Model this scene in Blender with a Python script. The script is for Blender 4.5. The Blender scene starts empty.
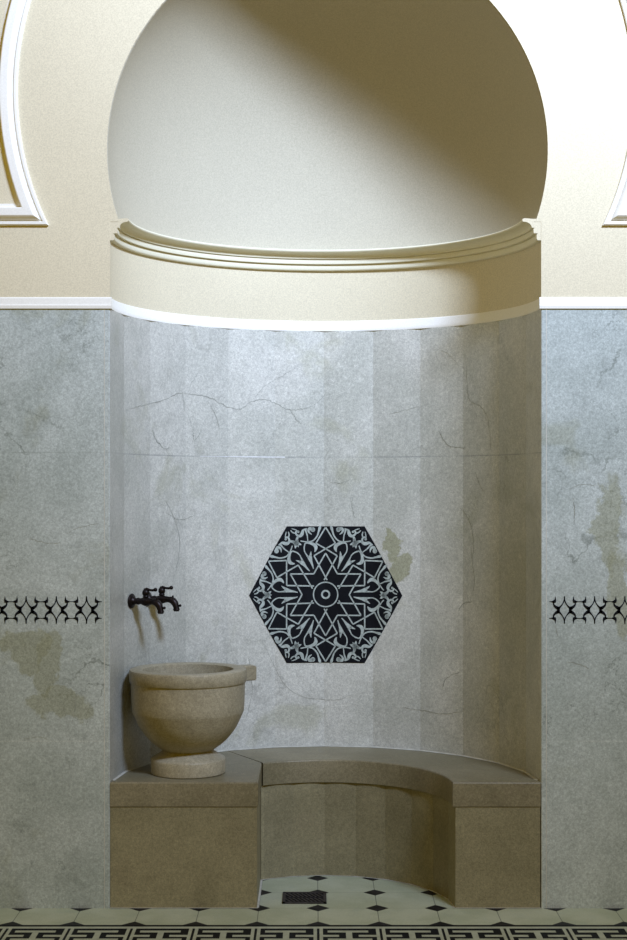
import bpy, bmesh, math, random
from mathutils import Vector, Matrix
random.seed(7)
PI = math.pi
sc = bpy.context.scene
COL = sc.collection

# ------------------------------------------------------------------ camera, world, lights, exposure
cam_d = bpy.data.cameras.new('camera')
cam = bpy.data.objects.new('camera', cam_d); COL.objects.link(cam)
cam.location = (-0.039, -4.95, 1.354)
cam.rotation_euler = (PI/2, 0, 0)
cam_d.sensor_width = 36.0; cam_d.sensor_fit = 'AUTO'
cam_d.lens = 36.0*1525/940
cam_d.shift_y = 21/940
cam_d.clip_start = 0.05
sc.camera = cam

w = bpy.data.worlds.new('world'); sc.world = w; w.use_nodes = True
bg = w.node_tree.nodes['Background']
bg.inputs['Color'].default_value = (1.0, 0.66, 0.01, 1)
bg.inputs['Strength'].default_value = 0.31

def area(name, loc, target, size, size_y, power, color):
    l = bpy.data.lights.new(name, 'AREA'); l.shape = 'RECTANGLE'
    l.size = size; l.size_y = size_y; l.energy = power; l.color = color
    o = bpy.data.objects.new(name, l); COL.objects.link(o)
    o.location = loc
    d = Vector(target)-Vector(loc)
    o.rotation_euler = d.to_track_quat('-Z', 'Y').to_euler()
    return o
# daylight from the high window of the bath hall, to the right behind the camera
key = area('high_window_daylight', (2.27, -4.0, 5.33), (0.8, 0, 3.95), 1.25, 0.90, 190, (0.58, 0.715, 1.0))
key.data.spread = math.radians(78)          # cone narrowed to make the light fall off down the wall

sc.view_settings.view_transform = 'Standard'
sc.view_settings.look = 'None'
sc.view_settings.gamma = 1.0
sc.view_settings.use_curve_mapping = False
sc.view_settings.exposure = 0.0

# ------------------------------------------------------------------ node helpers
class NT:
    def __init__(s, name):
        s.m = bpy.data.materials.new(name); s.m.use_nodes = True
        s.t = s.m.node_tree; s.n = s.t.nodes; s.l = s.t.links
        s.b = s.n['Principled BSDF']
        s.co = s.n.new('ShaderNodeTexCoord').outputs['Object']
    def put(s, sock, v):
        if hasattr(v, 'links') or isinstance(v, bpy.types.NodeSocket): s.l.new(v, sock)
        elif isinstance(v, (tuple, list)):
            sock.default_value = tuple(v) + ((1,) if len(v) == 3 and len(sock.default_value) == 4 else ())
        else: sock.default_value = v
    def noise(s, scale, detail=4, rough=.55, dist=0, co=None, color=False):
        n = s.n.new('ShaderNodeTexNoise'); s.put(n.inputs['Vector'], co or s.co)
        n.inputs['Scale'].default_value = scale; n.inputs['Detail'].default_value = detail
        n.inputs['Roughness'].default_value = rough; n.inputs['Distortion'].default_value = dist
        return n.outputs['Color' if color else 'Fac']
    def math(s, op, a, b=None, c=None, clamp=False):
        n = s.n.new('ShaderNodeMath'); n.operation = op; n.use_clamp = clamp
        s.put(n.inputs[0], a)
        if b is not None: s.put(n.inputs[1], b)
        if c is not None: s.put(n.inputs[2], c)
        return n.outputs[0]
    def vmath(s, op, a, b=None):
        n = s.n.new('ShaderNodeVectorMath'); n.operation = op
        s.put(n.inputs[0], a)
        if b is not None: s.put(n.inputs[1], b)
        return n.outputs['Value'] if op in ('LENGTH', 'DISTANCE') else n.outputs['Vector']
    def ramp(s, v, lo, hi, o0=0.0, o1=1.0):
        n = s.n.new('ShaderNodeMapRange'); n.interpolation_type = 'SMOOTHSTEP'
        s.put(n.inputs['Value'], v)
        n.inputs['From Min'].default_value = lo; n.inputs['From Max'].default_value = hi
        n.inputs['To Min'].default_value = o0; n.inputs['To Max'].default_value = o1
        return n.outputs['Result']
    def mix(s, f, a, b, mode='MIX'):
        n = s.n.new('ShaderNodeMix'); n.data_type = 'RGBA'; n.blend_type = mode
        s.put(n.inputs[0], f); s.put(n.inputs[6], a); s.put(n.inputs[7], b)
        return n.outputs[2]
    def xyz(s, co=None):
        n = s.n.new('ShaderNodeSeparateXYZ'); s.put(n.inputs[0], co or s.co)
        return n.outputs
    def attr(s, name):
        n = s.n.new('ShaderNodeAttribute'); n.attribute_name = name
        return n.outputs['Fac']
    def bump(s, h, strength, dist=.01):
        n = s.n.new('ShaderNodeBump'); n.inputs['Strength'].default_value = strength
        n.inputs['Distance'].default_value = dist; s.put(n.inputs['Height'], h)
        s.l.new(n.outputs[0], s.b.inputs['Normal'])
    def out(s, col, rough=.5, spec=.5, metal=0.0):
        s.put(s.b.inputs['Base Color'], col); s.put(s.b.inputs['Roughness'], rough)
        s.b.inputs['Specular IOR Level'].default_value = spec
        s.b.inputs['Metallic'].default_value = metal
        return s.m

def mat_plaster(name, col, grain=.10):
    t = NT(name)
    big = t.noise(1.3, 4)
    c = t.mix(t.ramp(big, .35, .65, 0, .5), col, tuple(x*.90 for x in col))
    g = t.ramp(t.noise(230, 2, .7), .3, .7, 1-grain, 1+grain)
    c = t.mix(1.0, c, g, 'MULTIPLY')
    t.bump(t.noise(60, 5), .10, .004)
    return t.out(c, .85, .2)

def mat_marble(name, a, b, vein, olive=(0.27, 0.28, 0.19), patches=(), vein_amt=.5, joints=(), seed=0, rough=.38):
    t = NT(name)
    co = t.vmath('ADD', t.co, (seed, seed*.7, seed*1.3))
    c = t.mix(t.ramp(t.noise(2.2, 6, .6, .6, co), .36, .64), a, b)
    c = t.mix(t.ramp(t.noise(9, 6, .7, .3, co), .42, .70, 0, .40), c, tuple(x*.80 for x in a))
    c = t.mix(t.ramp(t.noise(24, 6, .75, .2, co), .52, .72, 0, .42), c, tuple(min(1, x*1.22) for x in b))
    c = t.mix(t.ramp(t.noise(3.4, 4, .6, .5, t.vmath('ADD', co, (7, 3, 5))), .56, .68, 0, .35), c, olive)
    # veins: thin level lines of a warped noise, broken up by a second one
    warp = t.vmath('ADD', co, t.vmath('MULTIPLY', t.noise(5, 5, .65, 0, co, True), (.28, .28, .28)))
    v = t.math('ABSOLUTE', t.math('SUBTRACT', t.noise(2.6, 2, .5, .3, warp), .5))
    vm = t.math('MULTIPLY', t.ramp(v, .002, .011, 1, 0), t.ramp(t.noise(2.9, 3, .5, 0, t.vmath('ADD', co, (3, 9, 1))), .50, .62, 0, vein_amt))
    c = t.mix(vm, c, vein)
    v2 = t.math('ABSOLUTE', t.math('SUBTRACT', t.noise(7, 3, .6, .6, warp), .5))
    vm2 = t.math('MULTIPLY', t.ramp(v2, .002, .014, 1, 0), t.ramp(t.noise(4.1, 3, .5, 0, t.vmath('ADD', co, (5, 2, 8))), .52, .66, 0, vein_amt*.8))
    c = t.mix(vm2, c, vein)
    # small pits
    c = t.mix(t.ramp(t.noise(75, 4, .75, 0, co), .64, .74, 0, .40), c, tuple(x*.5 for x in a))
    # olive clouds of the stone, each with a place of its own
    if patches:
        wob = t.vmath('MULTIPLY', t.vmath('SUBTRACT', t.noise(7, 6, .65, 0, t.co, True), (.5, .5, .5)), (.20, .20, .20))
        p0 = t.vmath('ADD', t.co, wob)
        for (px, py, pz, rx, rz, amt) in patches:
            d = t.vmath('LENGTH', t.vmath('DIVIDE', t.vmath('SUBTRACT', p0, (px, py, pz)), (rx, max(rx, .12), rz)))
            c = t.mix(t.ramp(d, .85, 1.05, amt, 0), c, olive)
    z = t.xyz()[2]
    for jz, jc, amt in joints:
        m_ = t.ramp(t.math('ABSOLUTE', t.math('SUBTRACT', z, jz)), .0012, .0032, 1, 0)
        m_ = t.math('MULTIPLY', m_, t.ramp(t.noise(4, 2), .4, .6, amt*.35, amt))
        c = t.mix(m_, c, jc)
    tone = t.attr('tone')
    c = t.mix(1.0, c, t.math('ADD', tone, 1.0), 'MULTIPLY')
    g = t.ramp(t.noise(240, 2, .7), .3, .7, .84, 1.16)
    c = t.mix(1.0, c, g, 'MULTIPLY')
    c = t.mix(1.0, c, t.ramp(t.noise(95, 3, .7), .3, .7, .88, 1.12), 'MULTIPLY')
    t.bump(t.noise(40, 5), .05, .003)
    return t.out(c, rough, .4)

def mat_plain(name, col, rough=.5, var=.12, scale=40, metal=0.0, spec=.5, bump=.0):
    t = NT(name)
    n = t.noise(scale, 5, .65)
    c = t.mix(1.0, col, t.ramp(n, .3, .7, 1-var, 1+var), 'MULTIPLY')
    if bump: t.bump(n, bump, .004)
    return t.out(c, rough, spec, metal)

M = {}
M['plaster'] = mat_plaster('cream_plaster', (.70, .63, .46))
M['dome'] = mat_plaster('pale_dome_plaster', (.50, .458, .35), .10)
M['white'] = mat_plaster('white_stucco', (.88, .86, .80), .04)
M['wallstone'] = mat_marble('grey_green_marble', (.38, .425, .405), (.48, .525, .51), (.10, .12, .10),
    patches=((-.97, 0, .84, .075, .075, .65), (-.90, 0, .80, .05, .12, .6), (-.86, 0, .66, .10, .055, .6),
             (.92, 0, 1.25, .045, .16, .6), (.95, 0, 1.03, .05, .14, .6)),
    joints=((.542, (.50, .53, .50), .8), (1.479, (.24, .27, .25), .4)))
M['nichestone'] = mat_marble('niche_marble', (.48, .485, .43), (.595, .59, .535), (.14, .14, .12), olive=(.30, .30, .18),
    patches=((.245, .62, 1.15, .035, .06, .75), (.29, .60, 1.07, .06, .055, .75)),
    joints=((1.479, (.25, .26, .25), .6),), seed=4.3, vein_amt=.22)
M['benchstone'] = mat_marble('brown_bench_stone', (.225, .20, .118), (.295, .262, .16), (.12, .08, .05), olive=(.25, .21, .13),
    vein_amt=.15, seed=9.1, rough=.5)
M['slabstone'] = mat_marble('brown_slab_stone', (.185, .162, .098), (.25, .218, .14), (.13, .09, .07), olive=(.24, .19, .14),
    vein_amt=.15, seed=2.1, rough=.42)
M['basin'] = mat_marble('beige_travertine', (.305, .272, .19), (.405, .365, .265), (.22, .17, .11), olive=(.38, .31, .19),
    vein_amt=.15, seed=12.0, rough=.5)
M['vein'] = mat_plain('stone_vein', (.27, .28, .24), .5, .3, 60)
M['grout'] = mat_plain('pale_grout', (.55, .54, .48), .7)
M['joint'] = mat_plain('white_filled_joint', (.85, .86, .86), .5)
M['black'] = mat_plain('black_inlay', (.006, .007, .010), .6, .2, 40, 0, .12)
M['pale'] = mat_plain('pale_inlay', (.40, .45, .42), .5, .22, 90)
M['iron'] = mat_plain('dark_bronze', (.016, .011, .011), .42, .4, 60, .75)
M['grate'] = mat_plain('dark_grate_metal', (.045, .04, .05), .45, .4, 50, .5)
M['pit'] = mat_plain('drain_dark', (.006, .006, .007), .8)
M['floorwhite'] = mat_plain('cream_floor_mosaic', (.42, .45, .36), .5, .12, 30)

T = 0.192                       # floor tile pitch
def mat_floor():
    t = NT('octagon_floor_tile')
    x, y, z = t.xyz()[0:3]
    u = t.math('DIVIDE', t.math('SUBTRACT', x, -.0245), T)
    v = t.math('DIVIDE', t.math('SUBTRACT', y, .0), T)
    def near(k): return t.math('ABSOLUTE', t.math('SUBTRACT', k, t.math('ROUND', k)))
    du, dv = near(u), near(v)
    dia = t.ramp(t.math('ADD', du, dv), .196, .204, 1, 0)
    lines = t.math('MAXIMUM', t.ramp(du, .004, .009, 1, 0), t.ramp(dv, .003, .007, .75, 0))
    c = t.mix(t.ramp(t.noise(5, 5, .6), .35, .65), (.40, .435, .31), (.49, .52, .395))
    c = t.mix(t.ramp(t.noise(14, 5, .7), .5, .75, 0, .35), c, (.36, .42, .36))
    c = t.mix(1.0, c, t.ramp(t.noise(200, 2, .7), .3, .7, .92, 1.08), 'MULTIPLY')
    c = t.mix(t.math('MULTIPLY', lines, .8), c, (.10, .11, .10))
    c = t.mix(dia, c, t.mix(t.ramp(t.noise(20, 3), .4, .7), (.007, .008, .010), (.022, .02, .024)))
    return t.out(c, .5, .2)
M['floor'] = mat_floor()

# ------------------------------------------------------------------ mesh helpers
def link(name, bm, mats, parent=None, smooth=False, angle=None):
    me = bpy.data.meshes.new(name)
    bm.normal_update()
    bm.to_mesh(me); bm.free()
    for m in (mats if isinstance(mats, (list, tuple)) else [mats]): me.materials.append(m)
    o = bpy.data.objects.new(name, me); COL.objects.link(o)
    if smooth:
        for p in me.polygons: p.use_smooth = True
        if angle:
            me.set_sharp_from_angle(angle=math.radians(angle))
    if parent: o.parent = parent
    return o
def struct(o): o['kind'] = 'structure'; return o
def empty(name, loc=(0, 0, 0), rz=0):
    e = bpy.data.objects.new(name, None); COL.objects.link(e)
    e.location = loc; e.rotation_euler = (0, 0, rz); e.empty_display_size = .1
    return e
def tag(o, label, cat, group=None):
    o['label'] = label; o['category'] = cat
    if group: o['group'] = group
    return o

def box(bm, x0, x1, y0, y1, z0, z1, mi=0):
    r = bmesh.ops.create_cube(bm, size=1)
    bmesh.ops.scale(bm, vec=(x1-x0, y1-y0, z1-z0), verts=r['verts'])
    bmesh.ops.translate(bm, vec=((x0+x1)/2, (y0+y1)/2, (z0+z1)/2), verts=r['verts'])
    for f in {f for v in r['verts'] for f in v.link_faces}: f.material_index = mi
    return r['verts']

def prism(plan, z0, z1, bevel=0, pred=None, segs=4):
    """vertical prism over a plan polygon; the top edges chosen by pred(mid) get a round"""
    bm = bmesh.new()
    b = [bm.verts.new((x, y, z0)) for x, y in plan]
    t = [bm.verts.new((x, y, z1)) for x, y in plan]
    n = len(plan)
    bm.faces.new(b[::-1]); bm.faces.new(t)
    for i in range(n): bm.faces.new((b[i], b[(i+1) % n], t[(i+1) % n], t[i]))
    bmesh.ops.recalc_face_normals(bm, faces=bm.faces[:])
    if bevel:
        es = [e for e in bm.edges if all(abs(v.co.z-z1) < 1e-6 for v in e.verts)
              and pred((e.verts[0].co+e.verts[1].co)/2)]
        bmesh.ops.bevel(bm, geom=es, offset=bevel, segments=segs, profile=.5, affect='EDGES', clamp_overlap=True)
    return bm

def lathe(bm, prof, n=64, center=(0, 0), axis='Z', close=False):
    rings = []
    for r, z in prof:
        ring = []
        for i in range(n):
            a = 2*PI*i/n
            if axis == 'Z': p = (center[0]+r*math.cos(a), center[1]+r*math.sin(a), z)
            else: p = (z, center[0]+r*math.cos(a), center[1]+r*math.sin(a))
            ring.append(bm.verts.new(p))
        rings.append(ring)
    for k in range(len(rings)-1):
        for i in range(n):
            j = (i+1) % n
            bm.faces.new((rings[k][i], rings[k][j], rings[k+1][j], rings[k+1][i]))
    if not close:
        bm.faces.new(rings[0][::-1]); bm.faces.new(rings[-1])
    bmesh.ops.recalc_face_normals(bm, faces=bm.faces[:])

def tube(bm, pts, rad, n=14):
    pts = [Vector(p) for p in pts]
    if not isinstance(rad, (list, tuple)): rad = [rad]*len(pts)
    rings = []; up = Vector((0, 1, 0))
    for i, p in enumerate(pts):
        d = (pts[min(i+1, len(pts)-1)]-pts[max(i-1, 0)]).normalized()
        s = d.cross(up)
        if s.length < 1e-3: s = d.cross(Vector((1, 0, 0)))
        s.normalize(); q = s.cross(d).normalized()
        rings.append([bm.verts.new(p+rad[i]*(math.cos(2*PI*k/n)*s+math.sin(2*PI*k/n)*q)) for k in range(n)])
    for a, b in zip(rings, rings[1:]):
        for k in range(n): bm.faces.new((a[k], a[(k+1) % n], b[(k+1) % n], b[k]))
    bm.faces.new(rings[0][::-1]); bm.faces.new(rings[-1])
    bmesh.ops.recalc_face_normals(bm, faces=bm.faces[:])
def ball(bm, c, r, sx=1, sy=1, sz=1):
    x = bmesh.ops.create_uvsphere(bm, u_segments=16, v_segments=10, radius=r)
    bmesh.ops.scale(bm, vec=(sx, sy, sz), verts=x['verts'])
    bmesh.ops.translate(bm, vec=c, verts=x['verts'])

def spline(pts, per=8):
    """Catmull-Rom through (x, y, width) points"""
    if len(pts) < 3: return [tuple(a+(b-a)*k/per for a, b in zip(pts[0], pts[-1])) for k in range(per+1)]
    P = [pts[0]]+list(pts)+[pts[-1]]; out = []
    for i in range(1, len(P)-2):
        for k in range(per):
            t = k/per
            out.append(tuple(.5*((2*b)+(-a+c)*t+(2*a-5*b+4*c-d)*t*t+(-a+3*b-3*c+d)*t**3)
                             for a, b, c, d in zip(P[i-1], P[i], P[i+1], P[i+2])))
    out.append(tuple(pts[-1])); return out

def ribbon(bm, pts, mp):
    """flat stroke with varying width; mp maps (s, t) onto the wall"""
    n = len(pts); prev = None
    for i, (x, y, wd) in enumerate(pts):
        a = pts[max(i-1, 0)]; b = pts[min(i+1, n-1)]
        d = Vector((b[0]-a[0], b[1]-a[1]))
        if d.length < 1e-9: continue
        d.normalize(); nx, ny = -d.y*wd/2, d.x*wd/2
        cur = (bm.verts.new(mp(x+nx, y+ny)), bm.verts.new(mp(x-nx, y-ny)))
        if prev: bm.faces.new((prev[0], prev[1], cur[1], cur[0]))
        prev = cur
def straight(bm, a, b, wd, mp, per=10):
    ribbon(bm, [(a[0]+(b[0]-a[0])*k/per, a[1]+(b[1]-a[1])*k/per, wd) for k in range(per+1)], mp)
def blob(bm, c, r, mp, n=16, sx=1, sy=1):
    vs = [bm.verts.new(mp(c[0]+r*sx*math.cos(2*PI*k/n), c[1]+r*sy*math.sin(2*PI*k/n))) for k in range(n)]
    bm.faces.new(vs)

# ------------------------------------------------------------------ measures
R = .70; RD = .7155; ZC = 2.462; ZTOP = 1.9456; ZS = 1.983; ZCOR = 2.228; CX = .006
FAC = [math.radians(a) for a in range(-90, 91, 15)]
def facr(th):                                     # radius of the faceted niche wall at angle th from the back
    s = math.radians(15); l = (th+PI/2) % s
    return R*math.cos(s/2)/math.cos(l-s/2)
def npt(th, r, z): return Vector((r*math.sin(th), r*math.cos(th), z))
WX = 1.93; WTOP = 3.75

# ------------------------------------------------------------------ floor
bm = bmesh.new()
box(bm, -WX, WX, -.192, .45, -.06, 0, 0)
y0 = -.192; rw = .021
box(bm, -WX, WX, y0-rw*11, y0, -.06, 0, 1)
box(bm, -WX, WX, -2.4, y0-rw*11, -.06, 0, 0)
def fl(xa, xb, r0, r1):                            # a pale strip of the border, rows counted away from the wall
    zt = .0009
    vs = [bm.verts.new(p) for p in ((xa, y0-rw*r1, zt), (xb, y0-rw*r1, zt), (xb, y0-rw*r0, zt), (xa, y0-rw*r0, zt))]
    f = bm.faces.new(vs); f.material_index = 2
fl(-WX, WX, 1, 2); fl(-WX, WX, 9, 10)
k0 = -10
for k in range(-10, 11):
    xs = -.0245+k*T
    if xs < -WX or xs+T > WX: continue
    X = lambda u: xs+u*T
    fl(X(.02), X(.075), 2, 9); fl(X(.925), X(.98), 2, 9)
    fl(X(.15), X(.80), 3, 4); fl(X(.44), X(.54), 4, 7)
    fl(X(.64), X(.925), 5.2, 6.2); fl(X(.075), X(.33), 5.2, 6.2)
    fl(X(.15), X(.85), 7, 8)
floor = struct(link('floor', bm, [M['floor'], M['black'], M['floorwhite']]))

# ------------------------------------------------------------------ front wall: plaster above, marble dado below
a0 = math.asin((ZCOR-ZC)/RD)                       # where the horseshoe arch meets the cornice
arch = []
NA = 96
for i in range(NA+1):
    a = PI-a0 + (a0-(PI-a0))*i/NA                   # over the top from left to right
    arch.append((CX+RD*math.cos(a), ZC+RD*math.sin(a)))
def outer(x, z):                                   # where the ray from the arch centre leaves the plate
    dx, dz = x, z-ZC
    ks = []
    if abs(dx) > 1e-9: ks.append(WX/abs(dx))
    if dz > 1e-9: ks.append((WTOP-ZC)/dz)
    if dz < -1e-9: ks.append((ZCOR-ZC)/dz)
    k = min(ks); return (dx*k, ZC+dz*k)
def front_strip(bm, inner, outr, y, th):
    A = [bm.verts.new((x, y, z)) for x, z in inner]; B = [bm.verts.new((x, y, z)) for x, z in outr]
    for i in range(len(A)-1): bm.faces.new((A[i], A[i+1], B[i+1], B[i]))
bm = bmesh.new()
inner = []; outr = []
cornerz = [math.atan2(WTOP-ZC, WX), PI-math.atan2(WTOP-ZC, WX)]
angs = sorted([a0+(PI-2*a0)*i/NA for i in range(NA+1)]+cornerz, reverse=True)
low = math.atan2(ZCOR-ZC, WX)
for a in angs:
    x, z = RD*math.cos(a), ZC+RD*math.sin(a)
    inner.append((x+CX, z))
    outr.append(outer(x, z))
front_strip(bm, inner, outr, -.001, 0)
for sx in (-1, 1):
    v = [bm.verts.new(p) for p in ((sx*R, -.001, ZTOP), (sx*WX, -.001, ZTOP), (sx*WX, -.001, ZCOR), (sx*R, -.001, ZCOR))]
    bm.faces.new(v)
for f in bm.faces:
    f.normal_update()
    if f.normal.y > 0: f.normal_flip()
wall = struct(link('wall_back', bm, M['plaster']))
mm = wall.modifiers.new('thickness', 'SOLIDIFY'); mm.thickness = .06; mm.offset = -1
for s in (-1, 1):
    bm = bmesh.new()
    a, b = (-WX, -R) if s < 0 else (R, WX)
    box(bm, a, b, -.002, .06, 0, ZTOP)
    es = [e for e in bm.edges if all(abs(abs(v.co.x)-R) < 1e-5 and v.co.y < .01 for v in e.verts)]
    bmesh.ops.bevel(bm, geom=es, offset=.003, segments=2, profile=.5, affect='EDGES')
    struct(link('marble_dado', bm, M['wallstone'], wall))
# a fine filled joint beside each jamb
bm = bmesh.new()
for s in (-1, 1): box(bm, s*(R+.017)-.0012, s*(R+.017)+.0012, -.0026, .002, 0, ZTOP)
struct(link('slab_joint', bm, M['grout'], wall))

# niche wall: marble slabs, one per facet, then the plaster frieze
niche_root = None
bm = bmesh.new(); lay = bm.loops.layers.float_color.new('tone_c')
shade_tones = [-.20, -.15, -.10, -.04, .03, .05, .03, -.03, .0, -.06, -.16, -.14]  # slab variation, with the side slabs darkened to paint in the niche's shade
th_w = .05
for i in range(12):
    a, b = FAC[i], FAC[i+1]
    vs = [bm.verts.new(npt(a, R, 0)), bm.verts.new(npt(b, R, 0)), bm.verts.new(npt(b, R, ZTOP)), bm.verts.new(npt(a, R, ZTOP))]
    f = bm.faces.new(vs)
bm.faces.ensure_lookup_table()
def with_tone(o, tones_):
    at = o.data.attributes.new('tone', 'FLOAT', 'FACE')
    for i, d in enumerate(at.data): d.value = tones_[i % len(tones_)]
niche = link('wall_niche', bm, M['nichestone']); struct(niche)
with_tone(niche, shade_tones)
def thicken(o, t, off=1.0):
    m = o.modifiers.new('thickness', 'SOLIDIFY'); m.thickness = t; m.offset = off
def outward_fix(o):                                  # face normals point at the niche axis, thickness goes outward
    me = o.data
    b = bmesh.new(); b.from_mesh(me)
    for f in b.faces:
        c = f.calc_center_median()
        if f.normal.dot(Vector((c.x, c.y, 0))) > 0: f.normal_flip()
    b.to_mesh(me); b.free()
outward_fix(niche); thicken(niche, .05, -1)

def ring_surface(name, prof, mats, parent, n=96, smooth=True, a0=-PI/2, a1=PI/2):
    """sweep a (radius, z) profile round the niche axis"""
    bm = bmesh.new(); rows = []
    for i in range(n+1):
        th = a0+(a1-a0)*i/n
        rows.append([bm.verts.new(npt(th, r, z)) for r, z in prof])
    for a, b in zip(rows, rows[1:]):
        for k in range(len(prof)-1): bm.faces.new((a[k], b[k], b[k+1], a[k+1]))
    bmesh.ops.recalc_face_normals(bm, faces=bm.faces[:])
    return link(name, bm, mats, parent, smooth, 35)
fr = ring_surface('plaster_frieze', [(R, ZTOP), (R, ZCOR-.002)], M['plaster'], niche, smooth=False); struct(fr)
outward_fix(fr); thicken(fr, .05, -1)
# semi-dome
bm = bmesh.new(); rows = []
zb = ZCOR
NV = 56; NU = 96
rows = []
# rows by azimuth about the y axis: sphere of radius RD, clipped at the cornice
import itertools
for j in range(NV+1):
    lat = a0+(PI/2-a0)*j/NV
    r = RD*math.cos(lat); z = ZC+RD*math.sin(lat)
    rows.append([bm.verts.new(npt(-PI/2+PI*i/NU, max(r, 1e-4), z)) for i in range(NU+1)])
for a, b in zip(rows, rows[1:]):
    for i in range(NU): bm.faces.new((a[i], a[i+1], b[i+1], b[i]))
bmesh.ops.remove_doubles(bm, verts=bm.verts[:], dist=5e-4)
dome = struct(link('semi_dome', bm, M['dome'], niche, True))
b = bmesh.new(); b.from_mesh(dome.data)
for f in b.faces:
    if f.normal.dot(f.calc_center_median()-Vector((0, 0, ZC))) > 0: f.normal_flip()
b.to_mesh(dome.data); b.free(); 
for p in dome.data.polygons: p.use_smooth = True
thicken(dome, .05, -1); dome.location.x = CX

# a short stretch of white filled joint in the middle of the niche wall
bm = bmesh.new()
for i in range(16):
    t0 = math.radians(-40+i*1.75); t1 = math.radians(-40+(i+1)*1.75+.02)
    h = .0007+.0011*min(1, max(0, (i-3)/6))
    p = [npt(t0, facr(t0)-.001, 1.479-h), npt(t1, facr(t1)-.001, 1.479-h), npt(t1, facr(t1)-.001, 1.479+h), npt(t0, facr(t0)-.001, 1.479+h)]
    bm.faces.new([bm.verts.new(v) for v in p])
struct(link('filled_joint', bm, M['joint'], niche))

# natural veins of the niche slabs: (angle from the back, height) polylines with a width in mm
VEINS = [
    ([(-1.2532, 1.6331), (-1.1186, 1.6493), (-0.9523, 1.6726), (-0.8275, 1.7029), (-0.8024, 1.6775), (-0.7949, 1.6395)], 2.2),
    ([(-0.815, 1.7033), (-0.6557, 1.6934), (-0.5301, 1.6601), (-0.4553, 1.6551), (-0.399, 1.6805), (-0.3235, 1.6903), (-0.2579, 1.6765), (-0.1867, 1.6546), (-0.1059, 1.6587), (-0.043, 1.6776), (0.0104, 1.715)], 1.8),
    ([(-0.7688, 1.7084), (-0.7485, 1.745), (-0.7075, 1.7824)], 1.4),
    ([(-0.3802, 1.6931), (-0.3235, 1.7372), (-0.2313, 1.7756), (-0.1419, 1.8134)], 1.1),
    ([(-0.6348, 1.6637), (-0.6034, 1.628), (-0.5762, 1.5763)], 2.2),
    ([(-0.7627, 1.6127), (-0.7424, 1.5711), (-0.7342, 1.5351), (-0.6869, 1.572)], 1.8),
    ([(-1.0373, 1.5741), (-1.0061, 1.5327), (-0.9399, 1.5021), (-0.9077, 1.5109)], 3.0),
    ([(-0.1867, 1.6583), (-0.1509, 1.6213), (-0.1203, 1.6003)], 2.4),
    ([(0.6419, 1.5706), (0.669, 1.537), (0.7139, 1.514), (0.8059, 1.5076)], 2.4),
    ([(0.8113, 1.8029), (0.8275, 1.6847), (0.9138, 1.6533), (0.9618, 1.6158), (0.9829, 1.551), (0.9881, 1.4932)], 1.6),
    ([(0.6465, 1.862), (0.6915, 1.8496), (0.7582, 1.805)], 1.3),
    ([(0.0318, 1.3858), (0.0906, 1.3831), (0.1398, 1.3966)], 1.8),
    ([(0.1535, 1.3315), (0.1496, 1.2908), (0.1653, 1.2555)], 1.8),
    ([(0.7582, 1.2994), (0.8113, 1.267), (0.8465, 1.2282), (0.8654, 1.1504), (0.8465, 1.111)], 2.0),
    ([(0.3489, 1.6351), (0.4309, 1.6474), (0.5219, 1.6635)], 1.2),
    ([(0.8735, 1.4234), (0.9004, 1.3843), (0.9352, 1.3519)], 1.8),
    ([(0.8418, 1.1671), (0.8552, 1.1031), (0.8685, 1.0393), (0.8552, 0.9875)], 2.0),
    ([(0.7554, 0.9192), (0.7884, 0.9527), (0.8552, 0.9618)], 2.0),
    ([(0.6562, 0.6349), (0.6896, 0.6824), (0.7663, 0.7058)], 2.2),
    ([(0.4122, 0.5613), (0.5331, 0.5556), (0.6674, 0.5507), (0.8018, 0.5723)], 1.2),
    ([(0.8552, 0.5123), (0.9347, 0.5828), (0.974, 0.6748), (1.0526, 0.6301), (1.1066, 0.5848)], 1.4),
    ([(-0.9412, 1.3224), (-0.8669, 1.2513), (-0.8294, 1.1619), (-0.8594, 1.0739)], 2.0),
    ([(-0.9412, 1.2802), (-0.8294, 1.2509), (-0.7301, 1.2679)], 1.6),
    ([(-0.4137, 0.7529), (-0.3912, 0.6239), (-0.4249, 0.5151)], 1.5),
    ([(-0.3348, 0.8059), (-0.1821, 0.6184), (0.0318, 0.5796), (0.1495, 0.6032)], 1.1),
]
def jitter(pts, wd, amp):
    q = spline([(a, b, wd) for a, b in pts], 9); o_ = []
    for i, (a, b, w_) in enumerate(q):
        e = min(1, i/4, (len(q)-1-i)/4)
        o_.append((a+random.uniform(-amp, amp), b+random.uniform(-amp, amp), max(.0003, w_*(.35+.65*e)*random.uniform(.45, 1.15))))
    return o_
bm = bmesh.new()
for pts, wmm in VEINS:
    pts = [(a*R, z) for a, z in pts]
    ribbon(bm, jitter(pts, wmm*.0012, .0020), lambda a, z: npt(a/R, facr(a/R)-.0006, z))
bm.normal_update()
for f in bm.faces:
    c = f.calc_center_median()
    if f.normal.dot(Vector((c.x, c.y, 0))) > 0: f.normal_flip()
struct(link('stone_vein', bm, M['vein'], niche))
bm = bmesh.new()
for pts, wmm in (([(-.816, .685), (-.812, .66), (-.822, .605)], 2.6), ([(-.96, 1.20), (-.90, 1.185), (-.86, 1.187)], 1.4), ([(-.98, .55), (-.93, .556), (-.90, .548)], 1.2),
                 ([(-.735, 1.25), (-.80, 1.235), (-.84, 1.215)], 1.2), ([(.805, 1.33), (.808, 1.29), (.806, 1.245)], 2.6), ([(.745, .92), (.752, .895), (.755, .88)], 2.0),
                 ([(.79, 1.36), (.83, 1.375), (.88, 1.372)], 1.1), ([(.78, .80), (.83, .79), (.86, .775)], 1.2)):
    ribbon(bm, jitter(pts, wmm*.001, .0015), lambda x, z: Vector((x, -.0026, z)))
bm.normal_update()
for f in bm.faces:
    if f.normal.y > 0: f.normal_flip()
struct(link('stone_vein', bm, M['vein'], wall))

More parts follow.
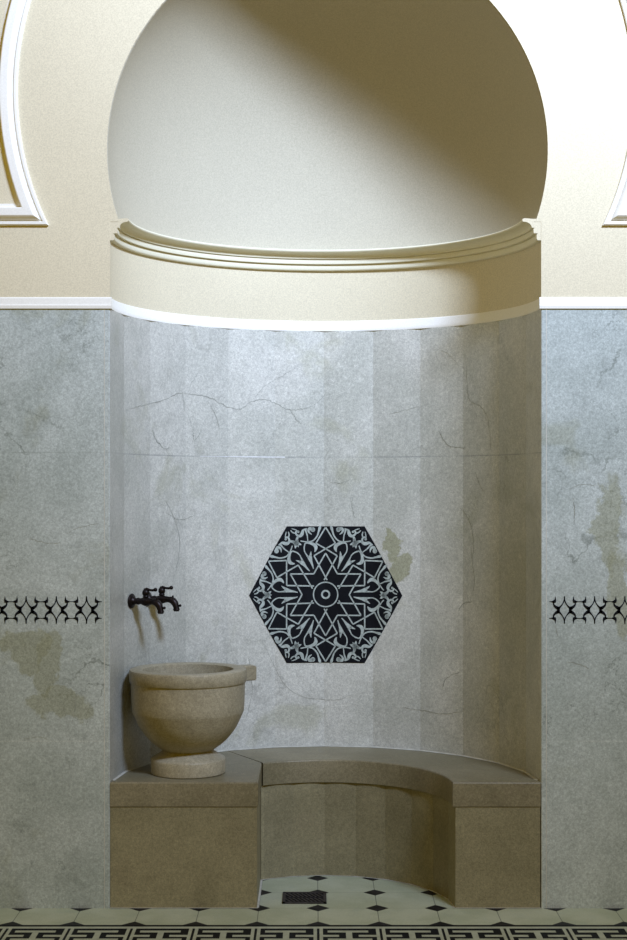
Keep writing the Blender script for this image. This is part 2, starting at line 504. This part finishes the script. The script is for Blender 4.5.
# white strip along the top of the marble
bm = bmesh.new()
sp = [(.002, ZTOP-.001), (-.007, ZTOP), (-.0085, ZTOP+.010), (-.006, ZTOP+.013), (-.005, ZS-.004), (-.001, ZS), (.004, ZS)]
for s in (-1, 1):
    xa, xb = (-WX, -R+.0062) if s < 0 else (R-.0062, WX)
    A = [bm.verts.new((xa, y, z)) for y, z in sp]; B = [bm.verts.new((xb, y, z)) for y, z in sp]
    for k in range(len(sp)-1): bm.faces.new((A[k], B[k], B[k+1], A[k+1]))
    bm.faces.new(A); bm.faces.new(B[::-1])
bmesh.ops.recalc_face_normals(bm, faces=bm.faces[:])
t1 = struct(link('trim_1', bm, M['white']))
ns = struct(ring_surface('trim_2', [(R+.02, ZTOP-.001)]+[(R-.001+y*.6, z) for y, z in sp]+[(R+.02, ZS)], M['white'], None))

# stepped cornice under the semi-dome
cp = [(R+.03, 2.168), (.690, 2.168), (.688, 2.169), (.6855, 2.173), (.6855, 2.187), (.6885, 2.189), (.6885, 2.1905), (.6765, 2.1908), (.6755, 2.193),
      (.6755, 2.206), (.6785, 2.2075), (.6785, 2.2085), (.6700, 2.209)]
for k in range(9):                                   # cove
    a = k/8*PI/2
    cp.append((.6695-.0275*(1-math.cos(a)), 2.209+.0195*math.sin(a)))
cp += [(.6400, 2.230), (.6385, 2.234), (.6405, 2.238), (.647, 2.2395), (.672, 2.2375), (.700, 2.2375), (RD+.02, 2.236)]
cor = struct(ring_surface('trim_3', cp, M['white'], None))
b = bmesh.new(); b.from_mesh(cor.data)
for s in (0, len(cor.data.vertices)-len(cp)):
    b.verts.ensure_lookup_table(); f = b.faces.new([b.verts[s+i] for i in range(len(cp))]); f.material_index = 1
bmesh.ops.recalc_face_normals(b, faces=b.faces[:])
b.to_mesh(cor.data); b.free()
cor.data.materials[0] = (mat_plaster('cornice_cream', (.84, .80, .62), .04)); cor.data.materials.append(M['plaster'])

# moulded spandrel panels between the niches
ZP = 2.652; RP = .9985
def spandrel(s, name):
    zb_, zt_ = 2.215, 3.42
    N = 40
    def outline(o):                                   # the panel outline moved inward by o
        r = RP+o; ab, at = math.asin((zb_+o-ZP)/r), math.asin((zt_-o-ZP)/r)
        P = [(-r*math.cos(ab+(at-ab)*i/N), ZP+r*math.sin(ab+(at-ab)*i/N)) for i in range(N+1)]
        P += [(-2.7+r*math.cos(at+(ab-at)*i/N), ZP+r*math.sin(at+(ab-at)*i/N)) for i in range(N+1)]
        return P
    prof = [(0, .0), (0, .009), (.003, .0125), (.0105, .0125), (.0125, .010), (.013, .006), (.0155, .006), (.017, .010), (.020, .018), (.025, .024), (.030, .0275),
            (.052, .0285), (.055, .027), (.0555, .012), (.062, .008), (.070, .0075)]
    bm = bmesh.new()
    cols_ = [[bm.verts.new((-s*x, -.001-h, z)) for x, z in outline(o)] for o, h in prof]
    n = len(cols_[0])
    for A, B in zip(cols_, cols_[1:]):
        for i in range(n): bm.faces.new((A[i], A[(i+1) % n], B[(i+1) % n], B[i]))
    bmesh.ops.recalc_face_normals(bm, faces=bm.faces[:])
    if sum(f.normal.y*f.calc_area() for f in bm.faces) > 0: bmesh.ops.reverse_faces(bm, faces=bm.faces[:])
    o = struct(link(name, bm, M['white'], None, True, 25))
    bm = bmesh.new()
    f = bm.faces.new([bm.verts.new((-s*x, -.0085, z)) for x, z in outline(.068)])
    bm.normal_update(); bmesh.ops.triangulate(bm, faces=[f])
    for f in bm.faces:
        f.normal_update()
        if f.normal.y > 0: f.normal_flip()
    struct(link('panel_field', bm, M['plaster'], o))
    return o
spandrel(-1, 'trim_4'); spandrel(1, 'trim_5')

# ------------------------------------------------------------------ bench
bench = empty('bench')
tag(bench, 'curved brown stone bench built into the niche, widening into a block at its left end', 'bench')
xl = -.219; ri = .422
def back_arc(t0, t1, inset=.0015):
    ths = [t0]+[a for a in FAC if t0+1e-4 < a < t1-1e-4]+[t1]
    return [tuple(npt(t, facr(t)-inset, 0))[:2] for t in ths]
jx, jy = -.352, .600
tj = math.atan2(jx, jy)
yc = math.sqrt(.413**2-xl**2)
plan = [(-.6995, -.002), (xl, -.002), (xl, yc)]
ba = back_arc(-PI/2+.006, tj-.003)[::-1]
plan += ba
plan[0] = (-.6995, -.002)
slab = prism(plan, .330, .409, .012, lambda m: m.y < .001 or abs(m.x-xl) < .002)
seatL = link('seat_slab', slab, M['slabstone'], bench, True, 30)
N = 40; ta = math.atan2(xl+.004, yc+.004)
inner = [tuple(npt(ta+(PI/2-ta)*i/N, .413, 0))[:2] for i in range(N+1)]
inner[-1] = (.413, -.002)
plan = back_arc(tj+.001, PI/2-.006) + [(.698, -.002)] + inner[::-1]
slab = prism(plan, .330, .409, .012, lambda m: m.y < .001 or (m.x**2+m.y**2 < .418**2))
seatR = link('seat_slab', slab, M['slabstone'], bench, True, 30)
# bases
yb = math.sqrt(ri**2-(xl-.004)**2)
plan = [(-.699, .001), (xl-.004, .001), (xl-.004, yb-.004)] + back_arc(-PI/2+.006, tj, .01)[::-1]
base = link('base_block', prism(plan, 0, .3285), M['benchstone'], bench)
ths = [a for a in FAC if a > math.atan2(xl, yb)+.02]
tstart = math.atan2(xl-.002, yb)
inn = [tuple(npt(t, ri, 0))[:2] for t in [tstart]+ths]
inn[-1] = (ri, .001)
plan = back_arc(tj+.002, PI/2-.006, .01)+[(.697, .001)]+inn[::-1]
bm = prism(plan, 0, .3285)
base2 = link('base_block', bm, M['benchstone'], bench)
tn = [0.0]*len(base2.data.polygons)
base2['note'] = ''; del base2['note']
at = base2.data.attributes.new('tone', 'FLOAT', 'FACE')
for p in base2.data.polygons:
    c = p.center
    if c.x**2+c.y**2 < .45**2 and abs(p.normal.z) < .1:
        at.data[p.index].value = [-.06, .05, -.09, .08, -.05, .06, -.04, -.08][int((math.atan2(c.x, c.y)+PI/2)/math.radians(15)) % 8]
# filled joints: along the back of the seat, the mitre, the foot of the curved base
def line3(bm, pts, wd, up):
    prev = None
    for p in pts:
        a = bm.verts.new(p); b = bm.verts.new(Vector(p)+Vector(up)*wd)
        if prev: bm.faces.new((prev[0], a, b, prev[1]))
        prev = (a, b)
bm = bmesh.new()
pts = [npt(t, facr(t)-.0025, .409) for t in [math.radians(-88+i*2) for i in range(89)]]
line3(bm, pts, .005, (0, 0, 1))
p2 = [npt(t, facr(t)-.010, .4096) for t in [math.radians(-88+i*2) for i in range(89)]]
prev = None
for p, q in zip(pts, p2):
    cur = (bm.verts.new(p+Vector((0, 0, .0008))), bm.verts.new(q))
    if prev: bm.faces.new((prev[0], prev[1], cur[1], cur[0]))
    prev = cur
link('sealant_line', bm, M['grout'], bench)['label'] = 'pale filler line where the seat meets the niche wall'
bm = bmesh.new()
pp = [npt(t, ri, .0012) for t in [tstart+(PI/2-tstart)*i/40 for i in range(41)]]
qq = [npt(t, ri-.008, .0012) for t in [tstart+(PI/2-tstart)*i/40 for i in range(41)]]
prev = None
for p, q in zip(pp, qq):
    cur = (bm.verts.new(p), bm.verts.new(q))
    if prev: bm.faces.new((prev[0], prev[1], cur[1], cur[0]))
    prev = cur
fv = [bm.verts.new(p) for p in ((xl-.004, 0, .0012), (xl+.003, 0, .0012), (xl+.003, yb, .0012), (xl-.004, yb, .0012))]
bm.faces.new(fv)
fv = [bm.verts.new(p) for p in ((-R, -.005, .0012), (xl, -.005, .0012), (xl, .001, .0012), (-R, .001, .0012))]
bm.faces.new(fv)
fv = [bm.verts.new(p) for p in ((ri, -.005, .0012), (R, -.005, .0012), (R, .001, .0012), (ri, .001, .0012))]
bm.faces.new(fv)
link('floor_joint', bm, M['grout'], bench)['label'] = 'pale filler line at the foot of the bench'

# ------------------------------------------------------------------ basin
BX, BY = -.460, .172
basin = empty('wash_basin', (BX, BY, .4093))
tag(basin, 'round beige stone wash basin on a short foot, standing on the bench', 'basin')
bm = bmesh.new()
lathe(bm, [(.121, .0), (.1245, .003), (.1255, .045), (.1235, .050), (.119, .053), (.105, .061), (.090, .070), (.083, .078), (.07, .080)], 72)
link('foot', bm, M['basin'], basin, True, 40)
bm = bmesh.new()
pr = [(.074, .074), (.082, .075), (.086, .078), (.096, .085), (.112, .096), (.130, .112), (.146, .130), (.160, .150), (.171, .171), (.1795, .190), (.1855, .203), (.1875, .209), (.1890, .235),
      (.1905, .270), (.191, .305)]
lathe(bm, pr+[(.150, .345), (.146, .30), (.130, .22), (.09, .15), (.03, .13), (.005, .128)], 96)
link('bowl', bm, M['basin'], basin, True, 40)
bm = bmesh.new()
lathe(bm, [(.188, .304), (.194, .3045), (.1965, .308), (.1975, .341), (.195, .347), (.190, .349), (.157, .349), (.152, .346), (.149, .335), (.150, .300)], 96, close=True)
# close the ring underneath
link('rim', bm, M['basin'], basin, True, 40)
bm = bmesh.new()
vs = box(bm, .165, .237, -.028, .028, .300, .3492)
bmesh.ops.bevel(bm, geom=bm.edges[:], offset=.003, segments=2, affect='EDGES')
lug = link('lug', bm, M['basin'], basin)
lug.rotation_euler = (0, 0, math.radians(24))
lug['label'] = 'square lug sticking out of the rim'

# ------------------------------------------------------------------ taps
fa = math.radians(-67.5)
def tap(th, z, label, scale=1.0):
    r = facr(th)
    e = empty('wall_tap', npt(th, r-.001, z), 0)
    e.rotation_euler = (0, 0, -PI/2-fa)         # local +X points off the slab into the niche
    tag(e, label, 'tap', None)
    bm = bmesh.new()
    lathe(bm, [(.0245, 0), (.0255, .003), (.0225, .006), (.015, .009), (.013, .013), (.010, .016)], 28, axis='X')
    link('rosette', bm, M['iron'], e, True, 35)
    bm = bmesh.new()
    tube(bm, [(.010, 0, 0), (.022, 0, 0), (.026, 0, 0), (.036, 0, 0), (.044, 0, 0), (.052, 0, 0), (.060, 0, 0), (.067, 0, 0), (.080, 0, 0)],
         [.011, .010, .0125, .010, .0125, .0155, .0155, .0125, .010])
    tube(bm, [(.056, 0, .0), (.056, 0, .012), (.056, 0, .017), (.056, 0, .022)], [.010, .0085, .0105, .008])
    link('valve_body', bm, M['iron'], e, True, 35)
    bm = bmesh.new()
    tube(bm, [(.078, 0, 0), (.090, 0, -.001), (.100, 0, -.005), (.108, 0, -.014), (.112, 0, -.026), (.113, 0, -.036)],
         [.010, .0115, .0125, .012, .010, .012])
    tube(bm, [(.098, 0, 0), (.099, 0, .014)], [.004, .003])
    tube(bm, [(.112, 0, -.022), (.126, 0, -.020)], [.004, .0035]); ball(bm, (.127, 0, -.020), .005)
    tube(bm, [(.113, 0, -.034), (.113, 0, -.040)], [.0105, .009])
    link('spout', bm, M['iron'], e, True, 35)
    bm = bmesh.new()
    ball(bm, (.056, 0, .029), .0125, 1, 1, 1.05)
    tube(bm, [(.052, 0, .038), (.060, 0, .0415), (.070, 0, .039), (.082, 0, .038), (.090, 0, .040)], [.006, .0055, .0042, .0042, .005])
    ball(bm, (.093, 0, .0405), .0068)
    link('lever_handle', bm, M['iron'], e, True, 35)
    return e
tap(math.radians(-71.2), .981, 'dark bronze lever tap on the niche wall, the one nearer the front edge', 1)
tap(math.radians(-61.8), .981, 'dark bronze lever tap on the niche wall, the one deeper in the niche', 1)

# ------------------------------------------------------------------ hexagonal inlaid panel
HZ = .971; AP = .2525                                  # centre height, apothem
def hmap(off):
    def f(s, t):
        th = s*AP/R
        return npt(th+.0085, facr(th+.0085)-off, HZ+t*AP)
    return f
hexp = empty('tile_panel', (0, 0, 0))
tag(hexp, 'black hexagonal panel inlaid with a pale star and leaf scrolls, on the niche wall', 'wall panel')
bm = bmesh.new()
VR = 2/math.sqrt(3)
ns_ = 48
mpb = hmap(.0012)
grid = []
cols = [-VR+2*VR*i/ns_ for i in range(ns_+1)]
for s in cols:
    h = min(1.0, (VR-abs(s))*math.sqrt(3))
    h = max(h, .0005)
    grid.append((bm.verts.new(mpb(s, -h)), bm.verts.new(mpb(s, h))))
for a, b in zip(grid, grid[1:]): bm.faces.new((a[0], b[0], b[1], a[1]))
# rim of the panel back to the wall
gb = [(bm.verts.new(hmap(-.003)(s, -max(.0005, min(1, (VR-abs(s))*math.sqrt(3))))), bm.verts.new(hmap(-.003)(s, max(.0005, min(1, (VR-abs(s))*math.sqrt(3)))))) for s in cols]
for i in range(ns_):
    bm.faces.new((grid[i][0], gb[i][0], gb[i+1][0], grid[i+1][0])); bm.faces.new((grid[i][1], grid[i+1][1], gb[i+1][1], gb[i][1]))
bmesh.ops.recalc_face_normals(bm, faces=bm.faces[:])
link('black_ground', bm, M['black'], hexp)['label'] = 'black stone ground'
bm = bmesh.new(); mp = hmap(.0020)
LW = .020
def rot(p, a): return (p[0]*math.cos(a)-p[1]*math.sin(a), p[0]*math.sin(a)+p[1]*math.cos(a))
def circ(c, r, wd, n=40):
    ribbon(bm, [(c[0]+r*math.cos(2*PI*k/n), c[1]+r*math.sin(2*PI*k/n), wd) for k in range(n+1)], mp)
circ((0, 0), .055, .026, 24); circ((0, 0), .18, .018)
for k in range(6):
    a = k*PI/3
    # star outline
    tip = (0, .606); il = (-.175, .303); ir = (.175, .303)
    for p, q in ((tip, il), (tip, ir)): straight(bm, rot(p, a), rot(q, a), LW, mp)
    # interlaced strap: ring -> V -> crossing -> kite at the edge
    for s in (-1, 1):
        path = [(-s*.022, .211), (s*.172, .568), (0, .67), (-s*.144, .752), (0, .985)]
        for p, q in zip(path, path[1:]): straight(bm, rot(p, a), rot(q, a), LW, mp)
# leaf scrolls in the six corners, drawn for one half and mirrored
def stroke(pts, a):
    for s in (-1, 1):
        q = spline(pts, 7)
        r_ = []
        for u, v, wd in q:
            x, y = rot((u, v*s), a); r_.append((x, y, wd))
        ribbon(bm, r_, mp)
def dot(u, v, r, a, sx=1, sy=1):
    for s in (-1, 1):
        x, y = rot((u, v*s), a); blob(bm, (x, y), r, mp, 14)
for k in range(6):
    a = k*PI/3
    # spear leaf, its fork and the heart-shaped lobe
    stroke([(.415, .032, .012), (.46, .044, .022), (.526, .055, .040), (.585, .068, .066), (.615, .075, .060)], a)
    stroke([(.60, .050, .030), (.65, .046, .018), (.70, .045, .016), (.755, .068, .018), (.799, .108, .020)], a)
    stroke([(.59, .085, .034), (.625, .105, .026), (.655, .130, .006)], a)
    stroke([(.799, .100, .016), (.795, .140, .024), (.766, .180, .036), (.72, .215, .048), (.675, .222, .052), (.640, .198, .034), (.622, .170, .010)], a)
    # arc that carries the outer flower, flared at the panel edge
    stroke([(.868, .070, .016), (.812, .139, .018), (.778, .225, .020), (.802, .314, .022), (.850, .372, .026), (.890, .415, .040), (.905, .440, .012)], a)
    # comma-shaped bud
    dot(.918, .312, .034, a)
    stroke([(.895, .335, .010), (.920, .310, .050), (.955, .275, .042), (.940, .248, .034), (.905, .245, .026), (.865, .262, .008)], a)
    # thin stem rising between bud and scroll
    stroke([(.800, .160, .014), (.840, .176, .016), (.885, .196, .018), (.950, .211, .026), (.990, .222, .050)], a)
    # big scroll beside the corner
    stroke([(.990, .200, .014), (.975, .171, .040), (.940, .134, .050), (.935, .095, .040), (.965, .068, .030), (1.005, .066, .026), (1.022, .095, .022), (1.000, .112, .016)], a)
    dot(1.000, .108, .018, a)
    stroke([(.885, .010, .040), (.920, .040, .036), (.945, .075, .028)], a)
    stroke([(1.00, .060, .016), (1.035, .030, .018), (1.075, .020, .014)], a)
    stroke([(1.03, .10, .010), (1.065, .070, .014), (1.09, .045, .008)], a)
    # four-pointed flower on the axis
    x, y = rot((.868, 0), a); blob(bm, (x, y), .040, mp, 14)
    stroke([(.868, 0, .06), (.835, .035, .034), (.81, .052, .006)], a)
    stroke([(.868, 0, .06), (.905, .030, .040), (.93, .045, .012)], a)
    stroke([(.800, 0, .004), (.83, .004, .02), (.868, .004, .03)], a)
for f in bm.faces: f.material_index = 0
bm.normal_update()
for f in bm.faces:
    c = f.calc_center_median()
    if f.normal.dot(Vector((c.x, c.y, 0))) > 0: f.normal_flip()
link('star_inlay', bm, M['pale'], hexp)['label'] = 'pale grey star and leaf scroll inlay'

# ------------------------------------------------------------------ star bands inlaid in the dado left and right
def band(s, label):
    bm = bmesh.new(); P = .0981; yy = -.0028
    z0 = .968
    x0 = -(325.5-102)*.003248 if s < 0 else (549-325.5)*.003248
    mp = lambda x, z: Vector((s*x, yy, z0+z))
    # unit in photo units of 1/320 of the pitch; node pair, thin arcs, corner wedges
    u = P/320
    start = .7260
    for k in range(11):
        # the band starts with half of a star at the jamb
        cx = start+k*P                                      # centre of a star
        def tri(*pts):
            bm.faces.new([bm.verts.new(mp(cx+x*u, z*u)) for x, z in pts])
        for sz in (-1, 1):
            for sx in ((1,) if k == 0 else (-1, 1)):
                S = lambda pts: ribbon(bm, spline([(cx+sx*x*u, sz*z*u, wd*u*1.5) for x, z, wd in pts], 6), mp)
                # corner wedge of the star
                tri(*[(sx*x, sz*z) for x, z in ((64, 150), (56, 112), (36, 98), (18, 92), (24, 80), (50, 74), (70, 78), (74, 104))])
                
                # limb from the wedge down to the node
                S([(47, 90, 8), (45, 68, 10), (52, 48, 14), (72, 30, 20), (96, 16, 26)])
                # thin arc from node outwards to the middle of the lozenge
                S([(92, 12, 24), (110, 28, 14), (135, 56, 8), (152, 88, 8), (159, 118, 8), (160, 145, 8)])
            if k: tri((-40, sz*84), (40, sz*84), (40, sz*92), (-40, sz*92))
            else: tri((0, sz*84), (40, sz*84), (40, sz*92), (0, sz*92))
        for sx in ((1,) if k == 0 else (-1, 1)):
            tri(*[(sx*x, z) for x, z in ((74, 22), (88, 34), (106, 28), (114, 0), (106, -28), (88, -34), (74, -22), (86, 0))])
    bm.normal_update()
    for f in bm.faces:
        if f.normal.y > 0: f.normal_flip()
    o = link('inlaid_band', bm, M['black'])
    tag(o, label, 'wall inlay')
band(-1, 'band of black star outlines inlaid in the marble wall left of the niche')
band(1, 'band of black star outlines inlaid in the marble wall right of the niche')

# ------------------------------------------------------------------ floor drain
dr = empty('floor_drain', (-.069, .118, 0))
tag(dr, 'small dark rectangular metal drain grate set in the tiles inside the niche', 'drain')
bm = bmesh.new()
W, Dp = .073, .068
for (a, b, c, d) in ((-W, W, -Dp, -Dp+.010), (-W, W, Dp-.010, Dp), (-W, -W+.010, -Dp, Dp), (W-.010, W, -Dp, Dp)):
    box(bm, a, b, c, d, .0005, .0042)
link('frame', bm, M['grate'], dr)
bm = bmesh.new()
box(bm, -W+.008, W-.008, -Dp+.008, Dp-.008, .0004, .0012, 1)
for i in range(9):
    x = -W+.016+i*(2*W-.032)/8
    for j in range(2):
        yy = -.028+j*.056
        v = box(bm, x-.0035, x+.0035, yy-.026, yy+.026, .001, .0038)
        bmesh.ops.rotate(bm, verts=v, cent=(x, yy, 0), matrix=Matrix.Rotation(math.radians(25), 3, 'Z'))
link('grate', bm, [M['grate'], M['pit']], dr)
